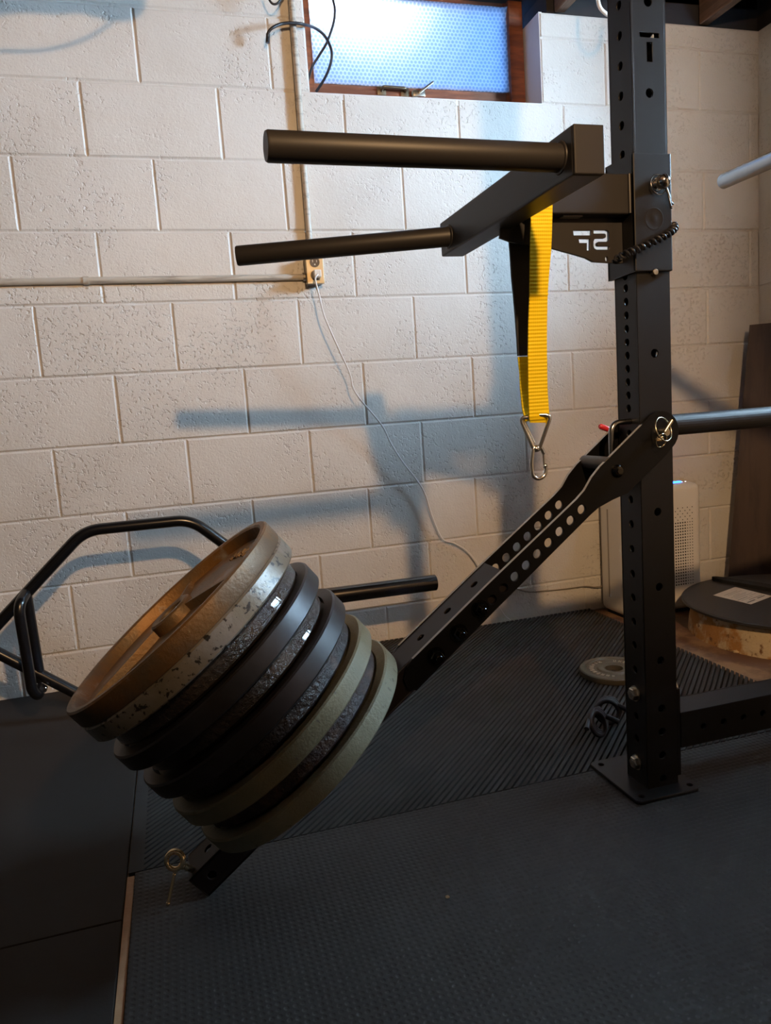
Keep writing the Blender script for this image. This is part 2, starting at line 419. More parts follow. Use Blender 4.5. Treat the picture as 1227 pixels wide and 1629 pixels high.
# right wall, with the opening of a second deep set basement window further forward
OY0, OY1, OZ0, OZ1, OD = -1.72, -.9, 1.63, 2.12, .5
rr = []
for v in range(-1, 9):
    zt, zb = min(Z0 - v * CH, 2.17), max(Z0 - (v + 1) * CH, FZ)
    for k in range(0, 13):
        y0 = -(2 * k + (v % 2)) * S; y1 = y0 - 2 * S
        y0 = min(y0, -.0); y1 = max(y1, -4.6)
        if y0 - y1 < .05: continue
        if zt > OZ0 and zb < OZ1 and y1 < OY1 and y0 > OY0: continue
        rr.append((y1, y0, zb, zt))
wr = B(block_wall(rr, lambda y, z, d: Vector((XR - d, y, z)), None),
       box((XR, -4.6, -.11), (XR + OD, OY0, 2.17)), box((XR, OY1, -.11), (XR + OD, 0, 2.17)),
       box((XR, OY0, -.11), (XR + OD, OY1, OZ0)), box((XR, OY0, OZ1), (XR + OD, OY1, 2.17)))
tag(obj('wall_right', wr, M_wall), 'off-white block wall meeting the back wall in the corner', 'wall', kind='structure')
w2 = obj('window_2', B(box((XR + OD - .02, OY0, OZ0), (XR + OD - .01, OY1, OZ1))), emis('daylight_pane', (.53, .77, 1), 195))
tag(w2, 'daylit window set deep in the right wall', 'window', kind='structure')

ceil = obj('ceiling', B(box((-2.2, -4.6, 2.42), (3.3, .3, 2.45)), box((-2.2, .03, 2.26), (3.3, .3, 2.42)), box((-2.2, .03, 2.171), (.86, .2, 2.3)), box((1.8, .03, 2.171), (3.3, .2, 2.3)),
                        box((XR + .02, -4.6, 2.171), (3.3, .1, 2.42))), M_dark)
tag(ceil, 'dark underside of the floor above', 'ceiling', kind='structure')
for x in (2.455, 1.845, 1.235, .625, .015, -.6, -1.2):
    obj('joist', B(box((x - .02, -4.6, 2.185), (x + .02, .02, 2.42), .003, 1)), M_joist, ceil)

# window 1: wood frame recessed in the block wall, glass covered with bubble wrap
w1 = obj('window_1', B(box((WX0, -.0025, WZ0 - .02), (WX1, .2, WZ0)), box((WX1, -.001, WZ0 - .02), (WX1 + .012, .2, 2.172)), box((WX0 - .012, .002, WZ0 - .02), (WX0, .2, 2.17))), M_reveal)
tag(w1, 'small basement window with bubble wrap over the glass', 'window', kind='structure')
FY = .13
fx0, fx1 = WX0 + .003, WX1 - .004
px0, px1, pz0, pz1 = .962, 1.678, 1.957, 2.232
obj('window_frame', B(box((fx0, FY, WZ0), (px0, FY + .045, 2.30), .004, 2), box((px1, FY, WZ0), (fx1, FY + .045, 2.30), .004, 2),
                      box((px0 - .002, FY + .002, WZ0), (px1 + .002, FY + .043, pz0), .004, 2), box((px0 - .002, FY + .002, pz1), (px1 + .002, FY + .043, 2.30), .004, 2),
                      box((px1 + .012, FY - .02, WZ0), (fx1, FY + .02, 2.30), .003, 1)), M_wood, w1)
pm = bmesh.new(); nx, nz = 60, 26
gv = [[pm.verts.new((px0 - .004 + (px1 - px0 + .012) * i / nx, FY - .004 + .0022 * math.sin(i * .9) * math.sin(j * .7 + 1) - (.012 * max(0, (j - nz + 3) / 3) ** 2) - (.008 * max(0, (i - nx + 2) / 2) ** 2),
                       pz0 - .006 + (pz1 - pz0 + .012) * j / nz)) for j in range(nz + 1)] for i in range(nx + 1)]
for i in range(nx):
    for j in range(nz): pm.faces.new((gv[i][j], gv[i + 1][j], gv[i + 1][j + 1], gv[i][j + 1]))
obj('pane', pm, M_pane, w1, True)
hz = 1.938
obj('pull_handle', B(sweep(fillet([(1.196, FY - .001, hz), (1.196, FY - .022, hz + .006), (1.283, FY - .022, hz + .004), (1.283, FY - .001, hz)], .015), .0055, 12),
                     box((1.181, FY - .004, hz - .014), (1.213, FY, hz + .018), .002), box((1.268, FY - .004, hz - .016), (1.300, FY, hz + .012), .002)), mat('aged_brass', (.2, .16, .11), .35, .8), w1, True)
obj('latch', B(cyl((1.318, FY - .012, hz - .008), (1.318, FY, hz - .008), .014), box((1.311, FY - .014, hz - .016), (1.356, FY - .006, hz + .004), .003),
               box((-.004, -.004, 0), (.004, .004, .07), .002, 2, Matrix.Translation((1.331, FY - .014, hz - .006)) @ Matrix.Rotation(math.radians(55), 4, 'Y'))), M_zinc, w1, True)

# ------------------------------------------------------------------ mats
def mat_slab(name, lo, hi, m, label):
    return tag(obj(name, B(box(lo, hi, .0015, 1)), m), label, 'mat')
mat_slab('rubber_mat', (-2.0, -1.274, FZ), (.197, -.004, 0), M_rubber2, 'plain black rubber mat lying behind the seam, under the hex bar')
mat_slab('rubber_mat', (-2.0, -3.4, FZ), (.197, -1.276, 0), M_rubber2, 'plain black rubber mat before the seam, along the bare wood strip')
tag(obj('dimpled_mat', B(box((.2125, -3.4, FZ), (2.68, -1.142, 0), .001, 1)), M_dimple), 'large black dimpled rubber mat under the rack foot', 'mat')
tag(obj('wood_strip', B(box((.1985, -3.2, FZ), (.2112, -1.146, -.0035))), M_strip), 'narrow strip of bare tan wood in the gap between the mats', 'strip')
RX0, RX1, RY0, RY1 = .2005, 1.872, -1.139, -.004
rb = bmesh.new(); box((RX0, RY0, FZ), (RX1, RY1, -.0095))(rb); box((RX0, RY0, FZ), (RX0 + .027, RY1, -.0004))(rb)
pitch = .0131; s2 = math.sqrt(.5)
k = -200
for k in range(-200, 240):
    lo_, hi_ = k * pitch, k * pitch + .0084           # along (x - y)/sqrt2
    poly = [(RX0 + .027, RY0), (RX1, RY0), (RX1, RY1), (RX0 + .027, RY1)]
    poly = clip(poly, s2, -s2, hi_)
    if len(poly) > 2: poly = clip(poly, -s2, s2, -lo_)
    if len(poly) < 3: continue
    b_ = [rb.verts.new((x, y, -.0096)) for x, y in poly]; t_ = [rb.verts.new((x, y, 0)) for x, y in poly]
    n = len(poly)
    try:
        rb.faces.new(t_)
        for i in range(n): rb.faces.new((b_[i], b_[(i + 1) % n], t_[(i + 1) % n], t_[i]))
    except ValueError: pass
tag(obj('ribbed_mat', rb, M_rubber), 'black rubber mat with diagonal ribs under the weight stack and small plate', 'mat')

# ------------------------------------------------------------------ the rack
UX0, UX1, UY0, UY1 = 1.237, 1.310, -1.270, -1.197
UCX, UCY = (UX0 + UX1) / 2, (UY0 + UY1) / 2
rack = thing('squat_rack', (UCX, UCY, 0), 'black steel squat rack upright on a flat foot with a floor beam', 'squat rack')
ZT = 2.12
front_holes = [(UCX, z) for z in (1.526 + .156, 1.526, 1.37, 1.205, 1.055, .898, .745, .588, .435, .281, .178, .128, .076, .025)]
lh = [1.85 - .0525 * k for k in range(13)]                     # 1.85 .. 1.22
lh = [z for z in lh if z > 1.27] + [1.05, 1.0265] + [1.0265 - .0257 * k for k in range(1, 10)] + [.745, .72, .664, .613, .563, .512, .460, .410, .359, .309, .256, .154, .105]
UF = [circle(x, z, .0085, 20) for x, z in front_holes]
slot = lambda x0, x1, z0, z1: [(x0, z0), (x1, z0), (x1, z1), (x0, z1)]
slots = [slot(1.2545, 1.2965, 1.4655, 1.4745), slot(1.269, 1.2815, 1.424, 1.4585)]
rect = [(UX0, .008), (UX1, .008), (UX1, ZT), (UX0, ZT)]
W_ = .004
recty = [(UY0 + W_, .008), (UY1 - W_, .008), (UY1 - W_, ZT), (UY0 + W_, ZT)]
LH = [circle(UCY, z, .0082, 18) for z in lh]
obj('upright', B(sheet(rect, UF + slots, W_, XZ(UY0 + W_ / 2)), sheet(rect, UF, W_, XZ(UY1 - W_ / 2)),
                 sheet(recty, LH, W_, YZ(UX0 + W_ / 2)), sheet(recty, LH, W_, YZ(UX1 - W_ / 2)),
                 cyl((UX0 + .0035, UY0 + .0035, .008), (UX0 + .0035, UY0 + .0035, ZT), .0036, 12), cyl((UX1 - .0035, UY0 + .0035, .008), (UX1 - .0035, UY0 + .0035, ZT), .0036, 12)), M_black, rack)
fp = [(1.197, -1.305), (1.331, -1.305), (1.339, -1.297), (1.339, -1.128), (1.331, -1.12), (1.197, -1.12), (1.189, -1.128), (1.189, -1.297)]
obj('base_plate', B(sheet(fp, [circle(1.209, -1.287, .007), circle(1.325, -1.287, .007), circle(1.209, -1.138, .007), circle(1.325, -1.138, .007)], .008, Matrix.Translation((0, 0, .004)))), M_black, rack)
obj('flange_plate', B(box((UX1 + .0005, -1.268, .022), (UX1 + .010, -1.199, .212), .0015)), M_black, rack)
bz0, bz1, bx1 = .083, .159, 2.55
bh = [circle(1.375 + .0508 * k, .121, .0075, 18) for k in range(20)]
brect = [(UX1 + .01, bz0), (bx1, bz0), (bx1, bz1), (UX1 + .01, bz1)]
obj('floor_beam', B(sheet(brect, bh, .004, XZ(-1.268)), sheet(brect, bh, .004, XZ(-1.199)),
                    box((UX1 + .01, -1.2695, bz1 - .0042), (bx1, -1.1975, bz1), .002, 2), box((UX1 + .01, -1.2695, bz0), (bx1, -1.1975, bz0 + .004), .001, 1)), M_black, rack)
for z in (.204, .052):
    obj('bolt', B(lathe([(0, 0), (.0165, 0), (.0165, .0025), (0, .0025)], frame((UX0, UCY, z), (-1, 0, 0)), 28, False), hexhead((UX0 - .0025, UCY, z), (-1, 0, 0), .0135, .009),
                  cyl((UX0 - .011, UCY, z), (UX0 - .0125, UCY, z), .007)), M_zinc, rack)
    obj('nut', B(lathe([(0, 0), (.0165, 0), (.0165, .0025), (0, .0025)], frame((UX1 + .010, UCY, z), (1, 0, 0)), 28, False), hexhead((UX1 + .0125, UCY, z), (1, 0, 0), .0135, .011)), M_zinc, rack)
# second upright of the rack carries the far end of the floor beam, out of the picture
obj('upright', B(box((bx1, UY0, 0), (bx1 + .073, UY1, ZT), .003)), M_black, rack)

tag(obj('pipe_bar', B(sweep([(UX1 + .001, UCY, .7555), (2.549, UCY, .7555)], .0215, 28)), mat('blue_black_tube', (.012, .013, .016), .5, spec=.35)), 'round black steel bar reaching sideways from behind the arm pivot', 'bar')

# ------------------------------------------------------------------ dip attachment
dip = thing('dip_attachment', (UCX, UCY, 1.05), 'black two-handle dip attachment clamped around the rack upright', 'dip attachment')
cz0, cz1 = 1.05, 1.262
c0 = [(-1.2785, cz0), (-1.188, cz0 - .002), (-1.188, cz1 + .002), (-1.2785, cz1)]
obj('collar', B(box((1.229, -1.279, cz0), (UX1 + .0005, -1.2715, cz1), .002, 2), sheet(c0, [], .007, YZ(1.2325)), box((1.229, -1.196, cz0), (UX1 + .0005, -1.188, cz1), .002, 2)), M_black, dip)
eb = at(1041, 348, -1.279)
obj('emblem', B(lathe([(0, 0), (.0205, 0), (.0205, .0002), (.0197, .0004), (.0188, .0004), (.018, .0002), (.006, .0002), (.005, .0004), (0, .0004)], frame((eb.x, -1.279, eb.z), (0, -1, 0)), 40, False)), M_logo, dip, True)
BX0 = 1.001
obj('support_beam', B(box((BX0, -1.266, 1.157), (1.229, -1.202, 1.229), .004, 3)), M_edge, dip)
obj('weld_seam', B(sweep([(1.228, -1.267, 1.158), (1.2275, -1.268, 1.19), (1.228, -1.267, 1.228)], .003, 8)), M_edge, dip, True)
obj('label_tab', B(box((1.095, -1.255, 1.1545), (1.135, -1.225, 1.1572), .0008)), mat('grey_tab', (.3, .29, .28), .5), dip)
CX0, CX1, CY0, CY1, CZ0, CZ1 = .95, 1.0, -1.541, -1.0, 1.138, 1.2065
obj('cross_tube', B(box((CX0, CY0 + .004, CZ0), (CX1, CY1, CZ1), .004, 3)), M_edge, dip)
obj('end_cap', B(box((CX0 + .0005, CY0, CZ0 + .0005), (CX1 - .0005, CY0 + .0045, CZ1 - .0005), .002, 3)), M_edge, dip)
for y0, y1, zb, zt_ in ((-1.5, -1.516, 1.173, 1.172), (-1.047, -.945, 1.1685, 1.156)):
    a, b = Vector((CX0 + .001, y0, zb)), Vector((.517 if y0 < -1.2 else .527, y1, zt_)); u = (b - a).normalized()
    obj('handle', B(sweep([a, b - u * .003, b], lambda t: .0198 if t < .9 else .0183, 32)), M_edge, dip, True)
    obj('weld_collar', B(torus(a - Vector((.0005, 0, 0)), (1, 0, 0), .0205, .0032, 32, 8)), M_edge, dip, True)
# gusset with the cut-out letters (seen from behind, so mirrored)
GY = -1.236
g2 = lambda x, y: (at(x, y, GY).x, at(x, y, GY).z)
gq = [g2(*q) for q in ((797, 352), (795, 379), (812, 385), (876, 395), (931, 410.5), (943, 417), (970, 418.5))] + [(1.2285, g2(985, 419)[1]), (1.2285, 1.1565), (1.003, 1.1565), (1.0, 1.138)]
c3 = lambda x, y: g2(820 + x * .3317, y * .3317)
F1 = [c3(*q) for q in ((272, 1106), (362, 1106), (362, 1131), (276, 1131))]
F2 = [c3(*q) for q in ((299, 1146), (356, 1146), (356, 1203), (339, 1203), (339, 1167), (303, 1167))]
S1 = [c3(*q) for q in ((371, 1104), (432, 1104), (444, 1110), (448, 1120), (448, 1146), (443, 1156), (432, 1161), (395, 1161), (389, 1166), (389, 1177), (395, 1182), (448, 1182), (448, 1199), (386, 1199), (375, 1193), (371, 1183),
                       (371, 1160), (375, 1150), (386, 1144), (424, 1144), (430, 1140), (430, 1128), (424, 1122), (371, 1122))]
D1 = [c3(434 + 8 * math.cos(a), 1243 + 13 * math.sin(a)) for a in (2 * PI * k / 16 for k in range(16))]
obj('gusset', B(sheet(gq, [F1, F2, S1, D1], .007, XZ(GY))), M_edge, dip)
pc = at(1050, 291, -1.29)
pin = obj('locking_pin', B(cyl((pc.x, -1.292, pc.z), (pc.x, -1.18, pc.z), .0078), cyl((pc.x, -1.284, pc.z), (pc.x, -1.279, pc.z), .012, 24, .001), ball((pc.x, -1.299, pc.z), .0135)), M_chrome, dip, True)
obj('pull_ring', B(torus((pc.x + .001, -1.285, pc.z - .001), (.15, -1, .1), .0185, .0011)), M_chrome, pin, True)
obj('tether_end', B(sweep(spline([(pc.x + .017, -1.286, pc.z - .008), (pc.x + .021, -1.288, pc.z - .022), (pc.x + .026, -1.287, pc.z - .034), (pc.x + .031, -1.286, pc.z - .036)]), .0024, 8),
                    sweep(spline([(pc.x + .02, -1.288, pc.z - .022), (pc.x + .022, -1.29, pc.z - .036), (pc.x + .025, -1.29, pc.z - .046)]), .0018, 8)), M_cordb, pin, True)
cp = spline([at(x, y, Y) for x, y, Y in ((979, 414, -1.262), (992, 406, -1.288), (1010, 398, -1.293), (1030, 389, -1.294), (1050, 379, -1.293), (1066, 370, -1.290), (1073, 363, -1.282), (1072, 358, -1.262))], 24)
hel = []
for i, p in enumerate(cp):
    t = (cp[min(i + 1, len(cp) - 1)] - cp[max(i - 1, 0)]).normalized(); n1 = t.cross(Vector((0, 1, 0))).normalized(); n2 = t.cross(n1)
    for s in range(3):
        q = p.lerp(cp[min(i + 1, len(cp) - 1)], s / 3); a = (i * 3 + s) * 2 * PI / 30
        hel.append(q + (n1 * math.cos(a) + n2 * math.sin(a)) * .0055)
obj('coiled_tether', B(sweep(hel, .0026, 8)), M_cordb, dip, True)
kb = at(1042, 433, -1.276)
obj('stop_stud', B(cyl((kb.x, -1.28, kb.z), (kb.x, -1.266, kb.z), .006, 20, .001)), M_zinc, dip, True)

# ------------------------------------------------------------------ yellow strap, V ring, carabiner
strap = thing('pull_strap', (1.02, -1.24, .79), 'yellow webbing strap with a black sleeve hanging from the dip attachment beam', 'strap')
front = [(845, 338, 879, 321, -1.2725), (844, 370, 878, 365, -1.276), (843.5, 400, 876.5, 400, -1.276), (843, 440, 873, 440, -1.273), (842.5, 470, 871, 470, -1.270), (840.5, 520, 870, 520, -1.266), (840, 565, 870, 565, -1.262),
         (840.5, 620, 871, 620, -1.256), (842, 664, 874, 664, -1.251), (843, 672, 873, 672, -1.246)]
pf = [(at(a, b, Y), at(c, d, Y)) for a, b, c, d, Y in front]
x0s, x1s = 1.006, 1.058
over = [((x0s, -1.20, 1.157), (x1s, -1.20, 1.157)), ((x0s, -1.1985, 1.226), (x1s, -1.1985, 1.226)), ((x0s, -1.206, 1.2325), (x1s, -1.206, 1.2325)), ((x0s, -1.262, 1.2325), (x1s, -1.262, 1.2325)), ((x0s, -1.2695, 1.226), (x1s, -1.2695, 1.226)), ((x0s, -1.270, 1.165), (x1s, -1.270, 1.165))]
back = []
for a, b, Y in ((824, 568, -1.214), (826.5, 590, -1.216), (828, 620, -1.22), (831, 650, -1.226), (836, 670, -1.238)):
    p = at(a, b, Y); back.append((p, p + Vector((.034, 0, 0))))
sl = []
for a, b, Y in ((810, 384, -1.1955), (811.5, 400, -1.196), (814, 440, -1.199), (817, 470, -1.202), (820, 505, -1.206), (822.5, 540, -1.210), (824, 566, -1.213)):
    p = at(a, b, Y); sl.append((p, p + Vector((.042, 0, 0))))
obj('webbing', B(ribbon(over[::1] + pf, .0028)), M_yellow, strap)
obj('lower_webbing', B(ribbon(back, .0035)), M_yellow, strap)
obj('sleeve', B(ribbon([over[0]] + sl, .0055)), M_sleeve, strap)
vz = -1.246
obj('stitched_seam', B(ribbon([(at(843, 466, -1.2715), at(872, 466, -1.2715)), (at(843, 470, -1.2715), at(872, 470, -1.2715))], .002)), M_yellow, strap)
V = lambda x, y, Y=vz: at(x, y, Y)
tri = fillet([V(851, 664), V(827, 664, vz + .012), V(850, 716), V(857, 716), V(877, 660, vz - .012), V(851, 660)], .012, 6)
ring = thing('steel_ring', V(853, 716), 'chrome V-shaped ring in the bottom loop of the yellow strap', 'ring')
obj('wire', B(sweep(tri, .0041, 12)), M_bright, ring, True)
tri2 = [p + Vector((.0065, .006, .002)) for p in fillet([V(851, 664), V(827, 664, vz + .012), V(848, 708)], .012, 6)]
obj('hinge_bar', B(sweep(tri2, .0034, 12), ball(V(853, 714), .0066)), M_bright, ring, True)
cb = thing('carabiner', V(857, 760), 'small steel carabiner clipped below the V-shaped ring', 'carabiner')
ov = fillet([V(848, 712), V(846, 735), V(848, 757), V(856, 762), V(866, 757), V(869, 748), V(866, 742)], .012, 6)
obj('hook', B(sweep(fillet([V(866, 722), V(860, 710), V(849, 711), V(845.5, 738), V(848, 758), V(857, 762.5), V(867, 757), V(869, 745), V(866, 741)], .01, 6), .0038, 12)), M_bright, cb, True)
obj('gate', B(sweep([V(866, 743), V(865, 722), V(861, 712)], .0024, 10), ball(V(867.5, 741), .0046)), M_bright, cb, True)

# ------------------------------------------------------------------ lever arm
arm = thing('lever_arm', (.33, UCY, 0), 'black angled lever arm pinned to the upright, its low end on the mat', 'lever arm')
AL = math.radians(37.5)
AD = Vector((math.cos(AL), 0, math.sin(AL))); AN = Vector((-math.sin(AL), 0, math.cos(AL))); AB = Vector((.904, UCY, .496))
def arc(cx, cz, r, a0, a1, n=12): return [(cx + r * math.cos(math.radians(a0 + (a1 - a0) * k / n)), cz + r * math.sin(math.radians(a0 + (a1 - a0) * k / n))) for k in range(n + 1)]
PX, PZ = 1.276, .746
out = arc(PX, PZ, .041, -52, 125) + [(1.235, .763), (1.141, .690), (1.122, .671), (1.106, .648), (1.088, .632), (.904, .4965), (.742, .373), (.728, .357), (.722, .338), (.728, .320), (.745, .313)] + [(.906, .439), (1.116, .600), (1.134, .612), (1.165, .624), (1.199, .634), (1.228, .656)]
hs = [(1.098 - .02425 * k, .612 - .0187 * k) for k in range(8)]
holes = [circle(x, z, .0093, 24) for x, z in hs] + [circle(PX, PZ, .008), circle(hs[-1][0] - .0243, hs[-1][1] - .0187, .0093)]
CYF, CYB = -1.2765, -1.1905
M_rim = mat('worn_cut_edge', (.3, .31, .33), .45)
def rim(Y):
    e = [(1.235, .763), (1.141, .690), (1.122, .671), (1.106, .648), (1.088, .632), (.904, .4965), (.742, .373)]
    def f(bm):
        for (x0, z0), (x1, z1) in zip(e, e[1:]):
            d = Vector((x1 - x0, 0, z1 - z0)); n = Vector((d.z, 0, -d.x)).normalized() * -.0006
            if n.z < 0: n = -n
            v = [bm.verts.new(q) for q in (Vector((x0, Y - .0038, z0)) + n, Vector((x1, Y - .0038, z1)) + n, Vector((x1, Y + .0038, z1)) + n, Vector((x0, Y + .0038, z0)) + n)]
            bm.faces.new(v)
    return f
for Y_ in (CYF, CYB):
    ck = obj('cheek_plate', B(sheet(out, holes, .008, XZ(Y_))), M_cheek, arm)
    tag(obj('worn_edge', B(rim(Y_)), M_rim, ck), 'bare grey edge of the arm plate')
# box section that carries the plates
sA = lambda s, t, y=0: AB + AD * s + AN * t + Vector((0, y, 0))
aM = Matrix.Translation(AB) @ Matrix((AD, Vector((0, 1, 0)), AN)).transposed().to_4x4()      # local x along the arm, y across, z away from its top face; right-handed or not is fixed by normals
th, tw, s0, s1 = .049, .078, -.745, .03
top_holes = [circle(s, 0, .0085, 18) for s in (-.02, -.092, -.164, -.236, -.62, -.70)]
tm = lambda z: aM @ Matrix.Translation((0, 0, z))
trect = [(s0, -tw / 2), (s1, -tw / 2), (s1, tw / 2), (s0, tw / 2)]
side = [(s0, -th), (s1, -th), (s1, 0), (s0, 0)]
sideh = [circle(s, -th / 2, .0085, 18) for s in (-.225, -.3, -.37, -.715, -.65)]
sm = lambda y: aM @ Matrix(((1, 0, 0, 0), (0, 0, 1, y), (0, 1, 0, 0), (0, 0, 0, 1)))
obj('arm_tube', B(sheet(trect, top_holes, .004, tm(-.002)), sheet(trect, [], .004, tm(-th + .002)), sheet(side, sideh, .004, sm(-tw / 2 + .002)), sheet(side, sideh, .004, sm(tw / 2 - .002)),
                  box((s0 - .003, -tw / 2, -th), (s0, tw / 2, 0), .001, 1, aM)), mat('satin_black_arm', (.012, .009, .009), .45, spec=.25), arm)
for x, z in ((.878, .448), (.833, .4095), (.786, .372)):
    obj('bolt', B(lathe([(0, 0), (.0175, 0), (.0175, .002), (0, .002)], frame((x, CYF - .004, z), (0, -1, 0)), 28, False), hexhead((x, CYF - .006, z), (0, -1, 0), .0135, .010), cyl((x, CYF - .014, z), (x, CYF - .026, z), .0068, 20, .001)),
        mat('black_chrome', (.06, .06, .06), .18, 1) if x > .87 else bpy.data.materials['black_chrome'], arm, 30)
bb = at(990, 752, CYF - .006)
obj('bolt', B(lathe([(0, 0), (.0125, 0), (.0125, .003), (.009, .007), (0, .009)], frame((1.177, CYF - .004, .679), (0, -1, 0)), 24, False), lathe([(0, 0), (.0055, 0), (.0055, .0014), (0, .0014)], frame((1.177, CYF - .0125, .679), (0, -1, 0)), 6, False)),
    bpy.data.materials['black_chrome'], arm, 30)
obj('roller', B(cyl((1.163, CYB + .003, .694), (1.163, CYF - .003, .694), .013)), mat('grey_roller', (.06, .06, .065), .6), arm, True)
# plate horn, square to the tube
hb = AB + AD * -.45
PN = (AN + Vector((0, .04, 0))).normalized()            # the stack droops a little towards the wall
obj('weight_horn', B(lathe([(0, .0), (.024, .0), (.024, .352), (.022, .355), (.0, .355)], frame(hb, PN), 40, False), lathe([(.0242, .0005), (.06, .0005), (.06, .0108), (.0242, .0108)], frame(hb, PN), 40)), M_edge, arm, True)
pv = at(1063, 689, CYF - .02)
pvo = obj('pivot_pin', B(cyl((PX + .001, CYF - .022, PZ), (PX + .001, CYB + .016, PZ), .0076, 24, .001)), M_zinc, arm, True)
pw = Vector((PX - .0005, CYF - .018, PZ + .001))
obj('wire_clip', B(torus(pw + Vector((-.005, -.002, .005)), (.35, -1, .3), .0235, .0013), torus(pw + Vector((-.012, -.004, -.016)), (.2, -1, -.3), .0135, .0011),
                   cyl(pw + Vector((.013, -.004, .021)), pw + Vector((-.004, -.004, .0)), .0034, 14)), M_zinc2, pvo, True)
obj('clip_catch', B(box(tuple(pw + Vector((-.026, -.007, -.017))), tuple(pw + Vector((-.008, -.001, -.011))), .0015), ball(pw + Vector((-.012, -.005, -.010)), .0035)), M_brass, pvo, True)
# ring pin with a hanging tag at the low end
rc = at(278, 1369, -1.268); rt = sA(s0 + .012, 0, -.018)
ep = obj('ring_pin', B(torus(rc, Vector((-.35, -1, .25)),   .0145, .0044), torus(rc + Vector((.001, .004, -.001)), Vector((-.35, -1, .25)), .0168, .0022), cyl(rc + Vector((.010, .002, -.011)), sA(s0 + .01, -.012, -.018), .0055), ball(rc + Vector((.011, .0, -.0125)), .0065)), M_brass, arm, True)
t0 = rc + Vector((-.001, -.003, -.018))
obj('hanging_tag', B(ball(t0, .0042), ball(t0 + Vector((-.002, 0, -.006)), .0032), sweep([t0 + Vector((-.002, 0, -.006)), t0 + Vector((-.010, -.005, -.030)), t0 + Vector((-.016, -.010, -.047))], .0032, 8), ball(t0 + Vector((-.017, -.011, -.049)), .0038)), M_brass, ep, True)

tag(obj('bent_pin', B(sweep(fillet([(UX0 - .0005, UCY - .006, .770), (1.189, UCY - .012, .770), (1.188, UCY - .012, .700)], .022, 8), .0058, 16)), M_alu, None, True), 'bent bright steel pin stuck in the upright between the arm plates', 'pin')
rp = thing('pull_pin', (1.23, -1.178, .75), 'small pin with a red rubber tip behind the lever arm pivot', 'pin')
obj('tip', B(sweep([(1.206, -1.176, .7625), (1.209, -1.176, .762), (1.226, -1.176, .755), (1.235, -1.176, .751)], lambda t: .0035 if t < .01 else .0058, 14)), M_red, rp, True)
obj('shaft', B(cyl((1.235, -1.176, .751), (1.262, -1.179, .741), .004)), M_zinc, rp, True)

# ------------------------------------------------------------------ weight plates on the horn
names = ['rusty gold-brown weight plate with a deep dished face, outermost on the lever arm',
 'worn cream weight plate with black scratches, directly under the rusty dished plate',
 'glossy dark brown weight plate, the narrow one below the worn cream plate',
 'satin charcoal weight plate, the upper of the two wide dark smooth plates',
 'chipped brown narrow weight plate with cream flecks, between the two wide dark plates',
 'satin graphite weight plate, the lower of the two wide dark smooth plates',
 'rough black narrow weight plate, just above the upper khaki-grey plate',
 'khaki-grey weight plate, the upper of the two pale green-grey plates',
 'flaking dark iron narrow weight plate between the two pale green-grey plates',
 'pale grey-green weight plate, lowest of the stack, resting against the lever arm']
RR = [.225, .225, .2045, .225, .2, .225, .203, .225, .203, .225]
DT, T0 = .035, .0135
for i in range(10):
    R = RR[i]; tb = T0 + DT * (9 - i); mtx = frame(hb + PN * tb, PN, AD); H = DT - .0006
    hr = .0258
    if i:
        pr = [(hr, 0), (R - .026, 0), (R - .003, 0), (R, .003), (R, H - .003), (R - .003, H), (R - .022, H), (R - .026, H - .010), (.075, H - .012), (.06, H), (hr, H)]
        if i in (2, 4, 6, 8):
            pr = [(hr, 0), (R - .02, 0), (R - .004, .001), (R, .006), (R - .0015, H * .5), (R - .001, H - .008), (R - .006, H), (R - .03, H - .001), (.07, H - .002), (hr, H)]
        p = obj('weight_plate', B(lathe(pr, mtx, 128)), PM[i], None, 35)
        tag(p, names[i], 'weight plate')
    else:
        p = thing('weight_plate', hb + PN * tb, names[0], 'weight plate')
        obj('rim', B(lathe([(R - .020, 0), (R - .002, 0), (R, .003), (R, H - .003), (R - .003, H), (R - .012, H), (R - .016, H - .003), (R - .022, .010)], mtx, 128)), PM[0], p, 35)
        obj('web', B(lathe([(.04, .003), (R - .019, .003), (R - .021, .012), (R - .05, .0105), (.075, .011), (.04, .013)], mtx, 128)), PM[0], p, 35)
        obj('hub', B(lathe([(hr, .002), (.044, .002), (.044, .012), (.042, H - .004), (.039, H - .001), (.031, H - .001), (hr, H - .004)], mtx, 64)), PM[0], p, 35)
        for a in (-40, 80, 200):
            rm = mtx @ Matrix.Rotation(math.radians(a), 4, 'Z')
            rbm = bmesh.new(); pv_ = []
            for y_ in (-.005, .005):
                pv_.append([rbm.verts.new(rm @ Vector((x_, y_ * (1 if z_ < .015 else .6), z_))) for x_, z_ in ((.041, .010), (R - .021, .010), (R - .022, .020), (.041, H - .007))])
            rbm.faces.new(pv_[0]); rbm.faces.new(pv_[1][::-1])
            for k in range(4): rbm.faces.new((pv_[0][k], pv_[0][(k + 1) % 4], pv_[1][(k + 1) % 4], pv_[1][k]))
            obj('rib', rbm, PM[0], p)
        for k in range(9):
            a = math.radians(-22 + 7 * k); lm = mtx @ Matrix.Rotation(a, 4, 'Z') @ Matrix.Translation((.165, 0, .0112))
            obj('raised_mark', B(box((-.010, -.006, 0), (-.006, .006, .003), 0, 1, lm), box((-.010, -.006, 0), (.010, -.003, .003), 0, 1, lm), box((.006, -.006, 0), (.010, .004, .003), 0, 1, lm)) if k % 2 else B(box((-.010, -.002, 0), (.010, .002, .003), 0, 1, lm), box((-.002, -.006, 0), (.002, .006, .003), 0, 1, lm)), PM[0], p)

